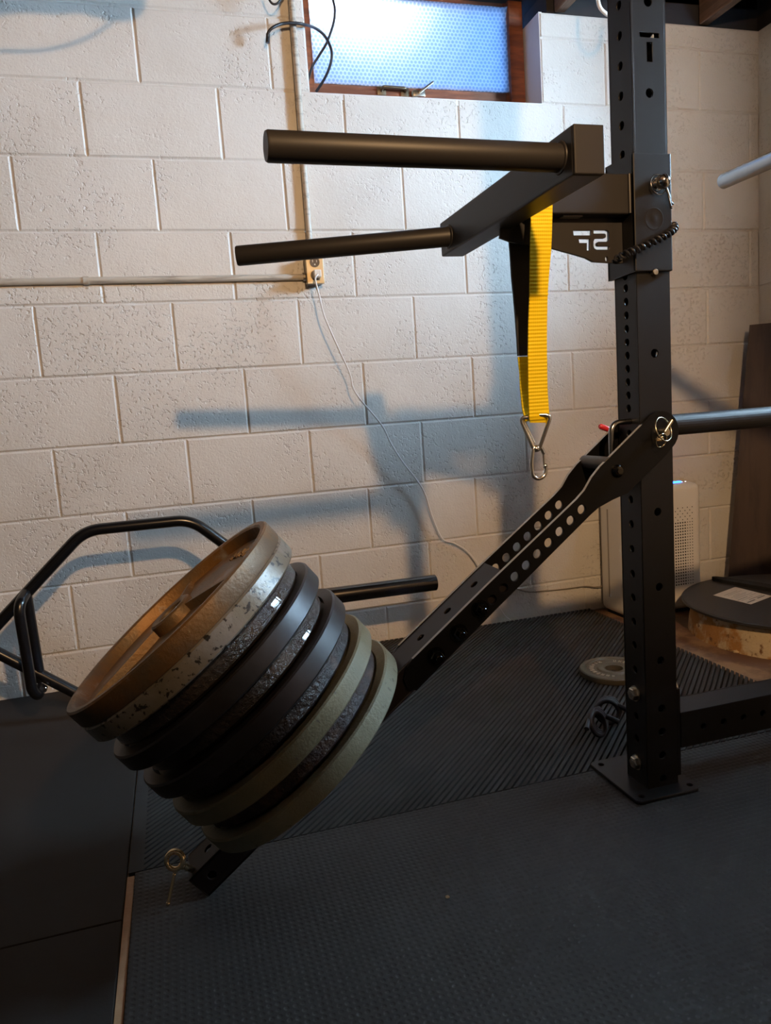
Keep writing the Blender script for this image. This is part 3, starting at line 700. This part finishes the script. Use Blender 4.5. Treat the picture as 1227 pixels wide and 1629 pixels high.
# ------------------------------------------------------------------ hex bar by the wall
HY = -.285
hexb = thing('hex_bar', (.245, HY, 0), 'black hexagonal trap bar standing on edge against the block wall', 'barbell')
M_hex = mat('black_enamel', (.006, .006, .007), .25)
cx = .245; zc = .268
ring6 = [(cx - .147, zc + .279), (cx + .147, zc + .279), (cx + .452, zc - .006), (cx + .147, zc - .251), (cx - .147, zc - .251), (cx - .452, zc - .006)]
loop = [Vector((x, HY, z)) for x, z in ring6]
n6 = len(loop); pts = []
for i in range(n6):
    a, b, c = loop[i - 1], loop[i], loop[(i + 1) % n6]
    p, q = b + (a - b).normalized() * .045, b + (c - b).normalized() * .045
    pts += [p * (1 - t) ** 2 + b * 2 * t * (1 - t) + q * t * t for t in (k / 8 for k in range(9))]
obj('frame', B(sweep(pts, .0165, 20, closed=True)), M_hex, hexb, True)
for sx in (-1, 1):
    vx = cx + sx * .452; z_ = zc - .006
    obj('sleeve', B(cyl((vx, HY, z_), (vx + sx * .012, HY, z_), .034, 32, .002), cyl((vx, HY, z_), (vx + sx * .445, HY, z_ - .003), .0262, 32, .002)), mat('dark_chrome', (.16, .15, .145), .2, 1) if sx < 0 else bpy.data.materials['dark_chrome'], hexb, True)
    hx = cx - sx * .318 if sx > 0 else cx + .318
    lx = cx + (-.318 if sx > 0 else .318)
    obj('low_handle', B(sweep([(lx, HY, zc + .115), (lx + .006 * (1 if lx < cx else -1), HY, zc - .14)], .0145, 18)), M_hex, hexb, True)
    d_ = -.012 if lx < cx else .012
    obj('raised_handle', B(sweep(fillet([(lx, HY - .012, zc + .121), (lx + d_ * .6, HY - .052, zc + .107), (lx + d_, HY - .062, zc + .085), (lx + d_ * .6, HY - .062, zc - .14), (lx + .004, HY - .052, zc - .165), (lx + .006, HY - .012, zc - .152)], .02, 6), .0145, 18)), M_hex, hexb, True)
    obj('joint_bolt', B(cyl((lx + .016, HY - .03, zc - .156), (lx + .016, HY - .012, zc - .156), .009, 20, .001)), M_chrome, hexb, True)

# ------------------------------------------------------------------ small plate on the ribbed mat and collars
SPC = Vector((1.560, -.652, 0)); mS = frame(SPC, (0, 0, 1))
sp = thing('change_plate', SPC, 'small grey weight plate with raised letters lying on the ribbed mat', 'weight plate')
obj('disc', B(lathe([(.0265, 0), (.098, 0), (.1, .003), (.1, .016), (.097, .019), (.084, .019), (.080, .015), (.05, .015), (.046, .019), (.034, .019), (.031, .017), (.0265, .017)], mS, 72)), M_smallplate, sp, 35)
for k in range(26):
    if k in (5, 6, 18, 19): continue
    a = 2 * PI * k / 26; h = random.choice((.005, .0065, .0065))
    mm = mS @ Matrix.Rotation(a, 4, 'Z') @ Matrix.Translation((.065, 0, .0149))
    w = random.choice((.0012, .0016)); c_ = random.choice((-h, -.001, h - .002))
    obj('raised_letter', B(box((-h, -w * 2.4, 0), (h, -w * .9, .002), 0, 1, mm), box((-h, w * .9, 0), (h, w * 2.4, .002), 0, 1, mm), box((c_, -w * 2, 0), (c_ + .002, w * 2, .002), 0, 1, mm)), M_raised, sp)
for (x, y, lab, tilt) in ((1.285, -1.005, 'black spring collar on the ribbed mat, lower of the pair by the rack foot', .5), (1.345, -.955, 'black spring collar behind the rack foot, upper of the pair', -.35)):
    c = thing('spring_collar', (x, y, 0), lab, 'barbell collar', 'collars by the rack foot')
    nn = Vector((math.sin(tilt) * .8, -.75, .35))
    obj('coil', B(*[torus((x + .006 * k, y + .007 * k, .036), nn,   .027, .0062, 32, 10) for k in range(3)]), M_cordb, c, True)
    for s_ in (-1, 1):
        obj('grip', B(sweep([(x + s_ * .024, y, .050), (x + s_ * .034, y - .012, .046), (x + s_ * .044, y - .022, .040)], .0065, 12)), M_cordb, c, True)

# ------------------------------------------------------------------ air purifier
pur = thing('air_purifier', (2.06, -.11, FZ), 'white air purifier with a dotted grille standing behind the rack upright', 'air purifier')
ax0, ax1, ay0, ay1, az1 = 1.912, 2.25, -.196, -.022, .480
body = bmesh.new(); box((ax0, ay0, FZ + .012), (ax1, ay1, az1), .034, 6)(body)
obj('body', body, M_white, pur, 40)
obj('foot', B(box((ax0 + .02, ay0 + .02, FZ), (ax1 - .02, ay1 - .02, FZ + .0135), .002)), M_hole, pur)
gr = bmesh.new()
for i in range(25):
    for j in range(27):
        x, z = ax0 + .04 + .0105 * i, .10 + .0112 * j
        top = j >= 22
        if top and (i + j) % 2: continue
        if i >= 21 and j % 2 == 0 and False: continue
        r_ = .0032 if not (j > 21 or i > 21) else .0022
        vv = [gr.verts.new((x + r_ * math.cos(2 * PI * q / 8), ay0 - .0004, z + r_ * math.sin(2 * PI * q / 8))) for q in range(8)]; gr.faces.new(vv)
obj('grille', gr, M_hole, pur)
obj('side_groove', B(box((ax0 - .0006, -.092, .06), (ax0 + .0004, -.084, .40), .0002, 1)), mat('groove_shade', (.3, .27, .23), .6), pur)
obj('control_panel', B(box((2.03, -.165, az1 - .0004), (2.225, -.06, az1 + .0012), .0005, 1)), M_white, pur)
obj('power_light', B(box((2.115, -.158, az1 + .001), (2.19, -.140, az1 + .006), .001, 1)), M_blue, pur)
for x in (2.2, 2.216):
    obj('indicator_light', B(cyl((x, -.145, az1 + .001), (x, -.145, az1 + .0022), .0028, 12)), M_led, pur)

# ------------------------------------------------------------------ sump pit: concrete curb and lid
SC = Vector((2.335, -.545, FZ)); mC = frame(SC, (0, 0, 1))
tag(obj('sump_curb', B(lathe([(.26, 0), (.338, 0), (.334, .04), (.325, .088), (.30, .0985), (.26, .0985)], mC, 72)), M_curb, None, 35), 'low round concrete curb stained orange around the sump pit', 'concrete curb', kind=None)
lid = thing('sump_lid', SC + Vector((0, 0, .0985)), 'round black lid lying on the concrete sump curb', 'lid')
obj('disc', B(lathe([(0, 0), (.35, 0), (.358, .004), (.358, .011), (.354, .0145), (0, .0145)], frame(SC + Vector((0, 0, .0985)), (0, 0, 1)), 96, False)), M_lid, lid, 30)
LZ = FZ + .0985 + .0145
def atz(x, y, z):
    d = rx * ((x - 613.5) / 1178) + dn * ((y - 814.5) / 1178) + fw
    return CP + d * ((z - CP.z) / d.z)
q = [atz(*p, LZ) for p in ((1135, 947), (1170, 934), (1229, 948.5), (1195, 961.5))]
lb = bmesh.new(); lo_ = [lb.verts.new(v + Vector((0, 0, .0001))) for v in q]; hi_ = [lb.verts.new(v + Vector((0, 0, .0007))) for v in q]
lb.faces.new(hi_); lb.faces.new(lo_[::-1])
for i in range(4): lb.faces.new((lo_[i], lo_[(i + 1) % 4], hi_[(i + 1) % 4], hi_[i]))
pl = obj('paper_label', lb, M_paper, lid)
ink = bmesh.new()
def bil(u, v): return (q[0] * (1 - u) + q[3] * u) * (1 - v) + (q[1] * (1 - u) + q[2] * u) * v
for (u0, v0, v1, w) in ((.20, .15, .75, .012), (.27, .2, .85, .01), (.36, .3, .6, .01), (.42, .1, .8, .012), (.48, .15, .7, .01), (.54, .1, .85, .012), (.62, .05, .5, .02), (.62, .6, .9, .012), (.7, .1, .6, .012), (.78, .3, .9, .02), (.86, .05, .4, .045), (.84, .55, .9, .04)):
    ink.faces.new([ink.verts.new(bil(u, v) + Vector((0, 0, .0009))) for u, v in ((u0, v0), (u0 + w, v0), (u0 + w, v1), (u0, v1))])
obj('printed_lines', ink, M_ink, pl)
b0, b1 = atz(1134, 922, LZ), atz(1240, 940, LZ)
bd = (b1 - b0).normalized(); bn = Vector((-bd.y, bd.x, 0))
bs = bmesh.new()
prof = [(0, .004), (.012, .012), (.05, .02), (.12, .024), (.34, .027)]
for s_ in (0,):
    top = [b0 + bd * t + bn * w for t, w in prof] + [b0 + bd * t - bn * w for t, w in prof[::-1]]
    lo_ = [bs.verts.new(v + Vector((0, 0, .0002))) for v in top]; hi_ = [bs.verts.new(v + Vector((0, 0, .012))) for v in top]
    bs.faces.new(hi_); bs.faces.new(lo_[::-1])
    for i in range(len(top)): bs.faces.new((lo_[i], lo_[(i + 1) % len(top)], hi_[(i + 1) % len(top)], hi_[i]))
tag(obj('flat_bar', bs, M_hole), 'black tapered flat bar lying across the round sump lid', 'bar')

# ------------------------------------------------------------------ plank in the corner
t1, t2 = Vector((2.568, -.085, 1.058)), Vector((2.452, -.085, FZ + .002))
e = Vector((.118, -.10, 0)); th_ = Vector((.65, .76, 0)) * .02
bd_ = bmesh.new()
a_ = [bd_.verts.new(v) for v in (t2, t2 + e, t1 + e, t1)]; b_ = [bd_.verts.new(v + th_) for v in (t2, t2 + e, t1 + e, t1)]
bd_.faces.new(a_); bd_.faces.new(b_[::-1])
for i in range(4): bd_.faces.new((a_[i], b_[i], b_[(i + 1) % 4], a_[(i + 1) % 4]))
tag(obj('plank', bd_, M_board), 'wide dark brown wooden plank leaning in the corner behind the sump', 'plank')

# ------------------------------------------------------------------ electrics on the back wall
tag(obj('conduit', B(sweep([(-2.1, -.014, 1.285), (.03, -.014, 1.2845), (.836, -.014, 1.2825)], .0105, 18)), M_conduit, None, True), 'white painted metal conduit running level across the block wall', 'conduit')
tag(obj('pipe_strap', B(lathe([(.0108, -.008), (.0128, -.008), (.0128, .008), (.0108, .008)], frame((.161, -.0145, 1.2842), (1, 0, 0)), 24), box((.154, -.0035, 1.258), (.168, -.0005, 1.274), .001), cyl((.161, -.0035, 1.264), (.161, -.0065, 1.264), .004)), M_conduit), 'small clamp holding the level conduit to the wall', 'clamp')
tag(obj('conduit', B(sweep([(.872, -.016, 2.40), (.871, -.016, 2.05), (.8685, -.016, 1.6), (.868, -.018, 1.345)], .0105, 18)), M_conduit, None, True), 'metal conduit running down beside the window to the outlet box', 'conduit')
ob = thing('outlet_box', (.872, -.02, 1.254), 'tan metal outlet box with two sockets at the foot of the upright conduit', 'outlet')
bx0, bx1, bz0_, bz1_ = .843, .901, 1.254, 1.345
obj('box', B(box((bx0 + .002, -.046, bz0_ + .002), (bx1 - .002, -.0025, bz1_ - .002), .004, 2), cyl((.836, -.014, 1.2825), (.846, -.014, 1.2825), .0145), cyl((.868, -.018, 1.343), (.868, -.018, 1.352), .0145)), mat('grey_box_metal', (.3, .27, .22), .35, .7), ob)
obj('cover_plate', B(box((bx0, -.051, bz0_), (bx1, -.046, bz1_), .002, 2)), M_box, ob)
for zc_ in (1.323, 1.281):
    so = obj('socket', B(lathe([(0, 0), (.0165, 0), (.0165, .002), (0, .002)], frame((.872, -.051, zc_), (0, -1, 0)), 28, False)), mat('brown_bakelite', (.05, .03, .018), .4) if zc_ > 1.3 else bpy.data.materials['brown_bakelite'], ob)
    obj('slots', B(box((.8645, -.0536, zc_ - .001), (.8665, -.0528, zc_ + .007)), box((.8775, -.0536, zc_ - .001), (.8795, -.0528, zc_ + .006)), cyl((.872, -.0536, zc_ - .008), (.872, -.0528, zc_ - .008), .0025, 12)), M_paper, so)
cord = thing('power_cord', (.873, -.06, .0), 'thin white cord plugged into the outlet and hanging in loose bends down the wall', 'cord')
obj('plug', B(box((.8615, -.084, 1.270), (.8855, -.0537, 1.2935), .004, 3)), M_white, cord)
cpts = [(502, 445, -.088), (508, 470, -.095), (516, 502, -.1), (530, 535, -.1), (545, 568, -.095), (557, 595, -.09), (562, 617, -.085), (574, 636, -.08), (592, 657, -.07), (610, 680, -.06), (622, 705, -.05), (641, 735, -.045), (662, 762, -.04), (676, 785, -.035), (688, 822, -.03), (704, 857, -.022), (722, 864, -.02), (742, 876, -.022), (757, 892, -.03), (766, 908, -.04), (775, 930, -.05), (800, 975, -.04)]
obj('cable', B(sweep(spline([Vector((.8735, -.083, 1.279))] + [at(*c) for c in cpts] + [Vector((1.52, -.03, .01))], 6), .0028, 8)), M_cordw, cord, True)
tag(obj('power_cord', B(sweep(spline([Vector((1.52, -.02, .125)), at(800, 930, -.012), at(838, 941, -.008), at(868, 940, -.008), at(900, 937, -.008), at(930, 933, -.01), at(947, 934, -.02), Vector((1.925, -.03, .09))], 6), .0022, 8)), mat('grey_cord', (.2, .17, .13), .5), None, True), 'thin grey cord lying along the wall ledge from the air purifier', 'cord')
kc = [(426, 62, -.05), (427, 52, -.055), (434, 44, -.06), (448, 38, -.05), (466, 36.5, -.045), (484, 39, -.03), (500, 44, .03), (514, 54, .05), (523, 68, .05), (528, 84, .05), (526, 102, .06), (517, 124, .08), (503, 146, .11)]
tag(obj('coax_cable', B(sweep(spline([at(*c) for c in kc], 6), .0046, 10), cyl(at(426, 68, -.05), at(426.5, 54, -.05), .0062)), M_cordb, None, True), 'black cable looping over the upright conduit with a loose plug end', 'cable')
kc = [(522, -30, .04), (530, 0, .05), (533, 18, .05), (530, 40, .055), (520, 68, .06), (508, 88, .075), (496, 108, .09), (490, 130, .11)]
tag(obj('coax_cable', B(sweep(spline([at(*c) for c in kc], 6), .004, 10)), M_cordb, None, True), 'black cable falling from the ceiling behind the window corner', 'cable')
kc = [(420, -25, -.08), (427, -4, -.08), (434, 6, -.08), (443, 4, -.08), (452, -12, -.08), (458, -35, -.08)]
tag(obj('wire_loop', B(sweep(spline([at(*c) for c in kc] + [Vector((.88, -.08, 2.419))], 6), .0035, 10)), M_cordb, None, True), 'short black wire loop hanging at the very top beside the conduit', 'wire')
kc = [(951, -40, -.3), (951, -8, -.3), (954, 10, -.3), (962, 20, -.3), (972, 24, -.3), (985, 10, -.3), (990, -20, -.3)]
tag(obj('ceiling_hook', B(sweep(spline([at(*c) for c in kc], 6), .006, 12)), M_white, None, True), 'white coated hook hanging from the ceiling behind the upright', 'hook')

def shade(x, y, Y):                     # a point at depth Y on the way from the lamp to the wall point seen at (x, y)
    S_ = at(x, y, 0); L_ = Vector((.83, -3.0, 1.84)); return S_ + (L_ - S_) * (-Y / 3.0)
lump = [(-160, 6), (-60, 10), (0, 2), (60, -8), (110, -2), (150, 4), (200, 2), (226, -20)]
lp = spline([shade(x, y, -.7) for x, y in lump], 8)
bundle = thing('shadow_bundle', lp[len(lp) // 2], 'dark rolled tarp added out of view to cast a shadow on the wall', 'bundle')  # unseen roll, added to cast the shadow high on the left of the wall
obj('roll', B(sweep(lp, lambda t: .036 * (1 if t < .9 else max(.35, 1 - (t - .9) * 6)) * (1 + .18 * math.sin(t * 17)), 20)), M_sleeve, bundle, True)
for p_ in (lp[8], lp[40]):
    obj('tie_strap', B(box((p_.x - .012, p_.y - .0015, p_.z), (p_.x + .012, p_.y + .0015, 2.4195))), M_sleeve, bundle)
tag(obj('slack_cable', B(sweep(spline([Vector((-.6, -.6, 2.184))] + [shade(x, y, -.6) for x, y in ((-120, 80), (-40, 82), (0, 82), (60, 82), (110, 72), (150, 55), (185, 30), (215, 0))] + [Vector((.625, -.6, 2.184))], 8), .004, 10)), M_cordb, None, True), 'slack black cable sagging below the rolled tarp', 'cable')
# ------------------------------------------------------------------ bright steel bar at the right
ca = at(1150, 289, -1.02)
tag(obj('steel_bar', B(sweep([ca, ca + Vector((.0, -.003, 0)), ca + Vector((-.0, -1.25, .0))], lambda t: .0155 if t < .01 else .0172, 28)), M_alu, None, 40), 'bright steel bar end pointing in from beyond the upright', 'bar')

# ------------------------------------------------------------------ sheet metal duct added under the lamp, out of view, to cut its light
blocker = thing('lamp_blocker', (-.5, -2.97, 1.36), 'unseen sheet metal duct slung under the ceiling joists', 'blocker')  # added only to keep lamplight off the floor and low parts
obj('blocker_body', B(box((-2.1, -3.2, 1.36), (.935, -2.75, 1.640), .004, 2)), mat('galvanised_sheet', (.3, .3, .3), .5, .6), blocker)
for x in (.625, -.6):
    obj('hanger', B(box((x - .012, -3.2025, 1.36), (x + .012, -3.2005, 2.186)), box((x - .012, -2.7495, 1.36), (x + .012, -2.7475, 2.186)), box((x - .012, -3.2025, 1.357), (x + .012, -2.7475, 1.3595))), M_zinc, blocker)
tag(obj('side_blocker', B(box((1.065, -2.9, 1.70), (1.45, -2.6, 2.1845), .004, 1)), M_joist), 'unseen wooden duct drop under the joists beside the air duct', 'blocker')  # added out of view to hold lamplight back from the right side
# ------------------------------------------------------------------ crumbs
for x, y, r_, lab in ((712, 1427, .0042, 'tan crumb of debris alone on the dimpled mat'), (1172, 1037, .011, 'pale chip of paint on the bare floor before the sump curb')):
    z_ = 0 if y > 1300 else FZ
    c = atz(x, y, z_ + r_ * .3)
    g = bmesh.new(); bmesh.ops.create_icosphere(g, subdivisions=2, radius=r_)
    for v in g.verts: v.co *= random.uniform(.75, 1.15); v.co.z *= .45
    zmin = min(v.co.z for v in g.verts)
    bmesh.ops.translate(g, vec=(c.x, c.y, z_ - zmin + .0001), verts=g.verts)
    tag(obj('debris_crumb' if y > 1300 else 'paint_chip', g, mat('crumb_tan', (.5, .36, .2), .8)), lab, 'debris')

# ------------------------------------------------------------------ light
def light(name, kind, loc, energy, col, **kw):
    l = bpy.data.lights.new(name, kind); l.energy = energy; l.color = col
    for k_, v_ in kw.items(): setattr(l, k_, v_)
    o = bpy.data.objects.new(name, l); COL.objects.link(o); o.location = loc; return o
light('ceiling_bulb', 'POINT', (.83, -3.0, 1.84), 168, (1, .61, .30), shadow_soft_size=.035)
# daylight behind the bubble wrap: bright ground patch at the upper left and blue sky all over
lw = light('daylight_snow', 'AREA', (1.13, .27, 2.25), 2.6, (.95, .97, 1), shape='RECTANGLE', size=.34, size_y=.06); lw.rotation_euler = (-PI / 2, 0, 0)
ls = light('daylight_sky', 'AREA', (1.35, .75, 2.1), 12, (.14, .4, 1), shape='RECTANGLE', size=1.3, size_y=.7); ls.rotation_euler = (-PI / 2, 0, 0)
w = bpy.data.worlds.new('world'); sc.world = w; w.use_nodes = True
w.node_tree.nodes['Background'].inputs[0].default_value = (1, .84, .68, 1); w.node_tree.nodes['Background'].inputs[1].default_value = .03

sc.view_settings.view_transform = 'Standard'; sc.view_settings.look = 'None'; sc.view_settings.gamma = 1; sc.view_settings.use_curve_mapping = False
sc.view_settings.exposure = 0
sc.cycles.use_denoising = True
sc.cycles.max_bounces = 8
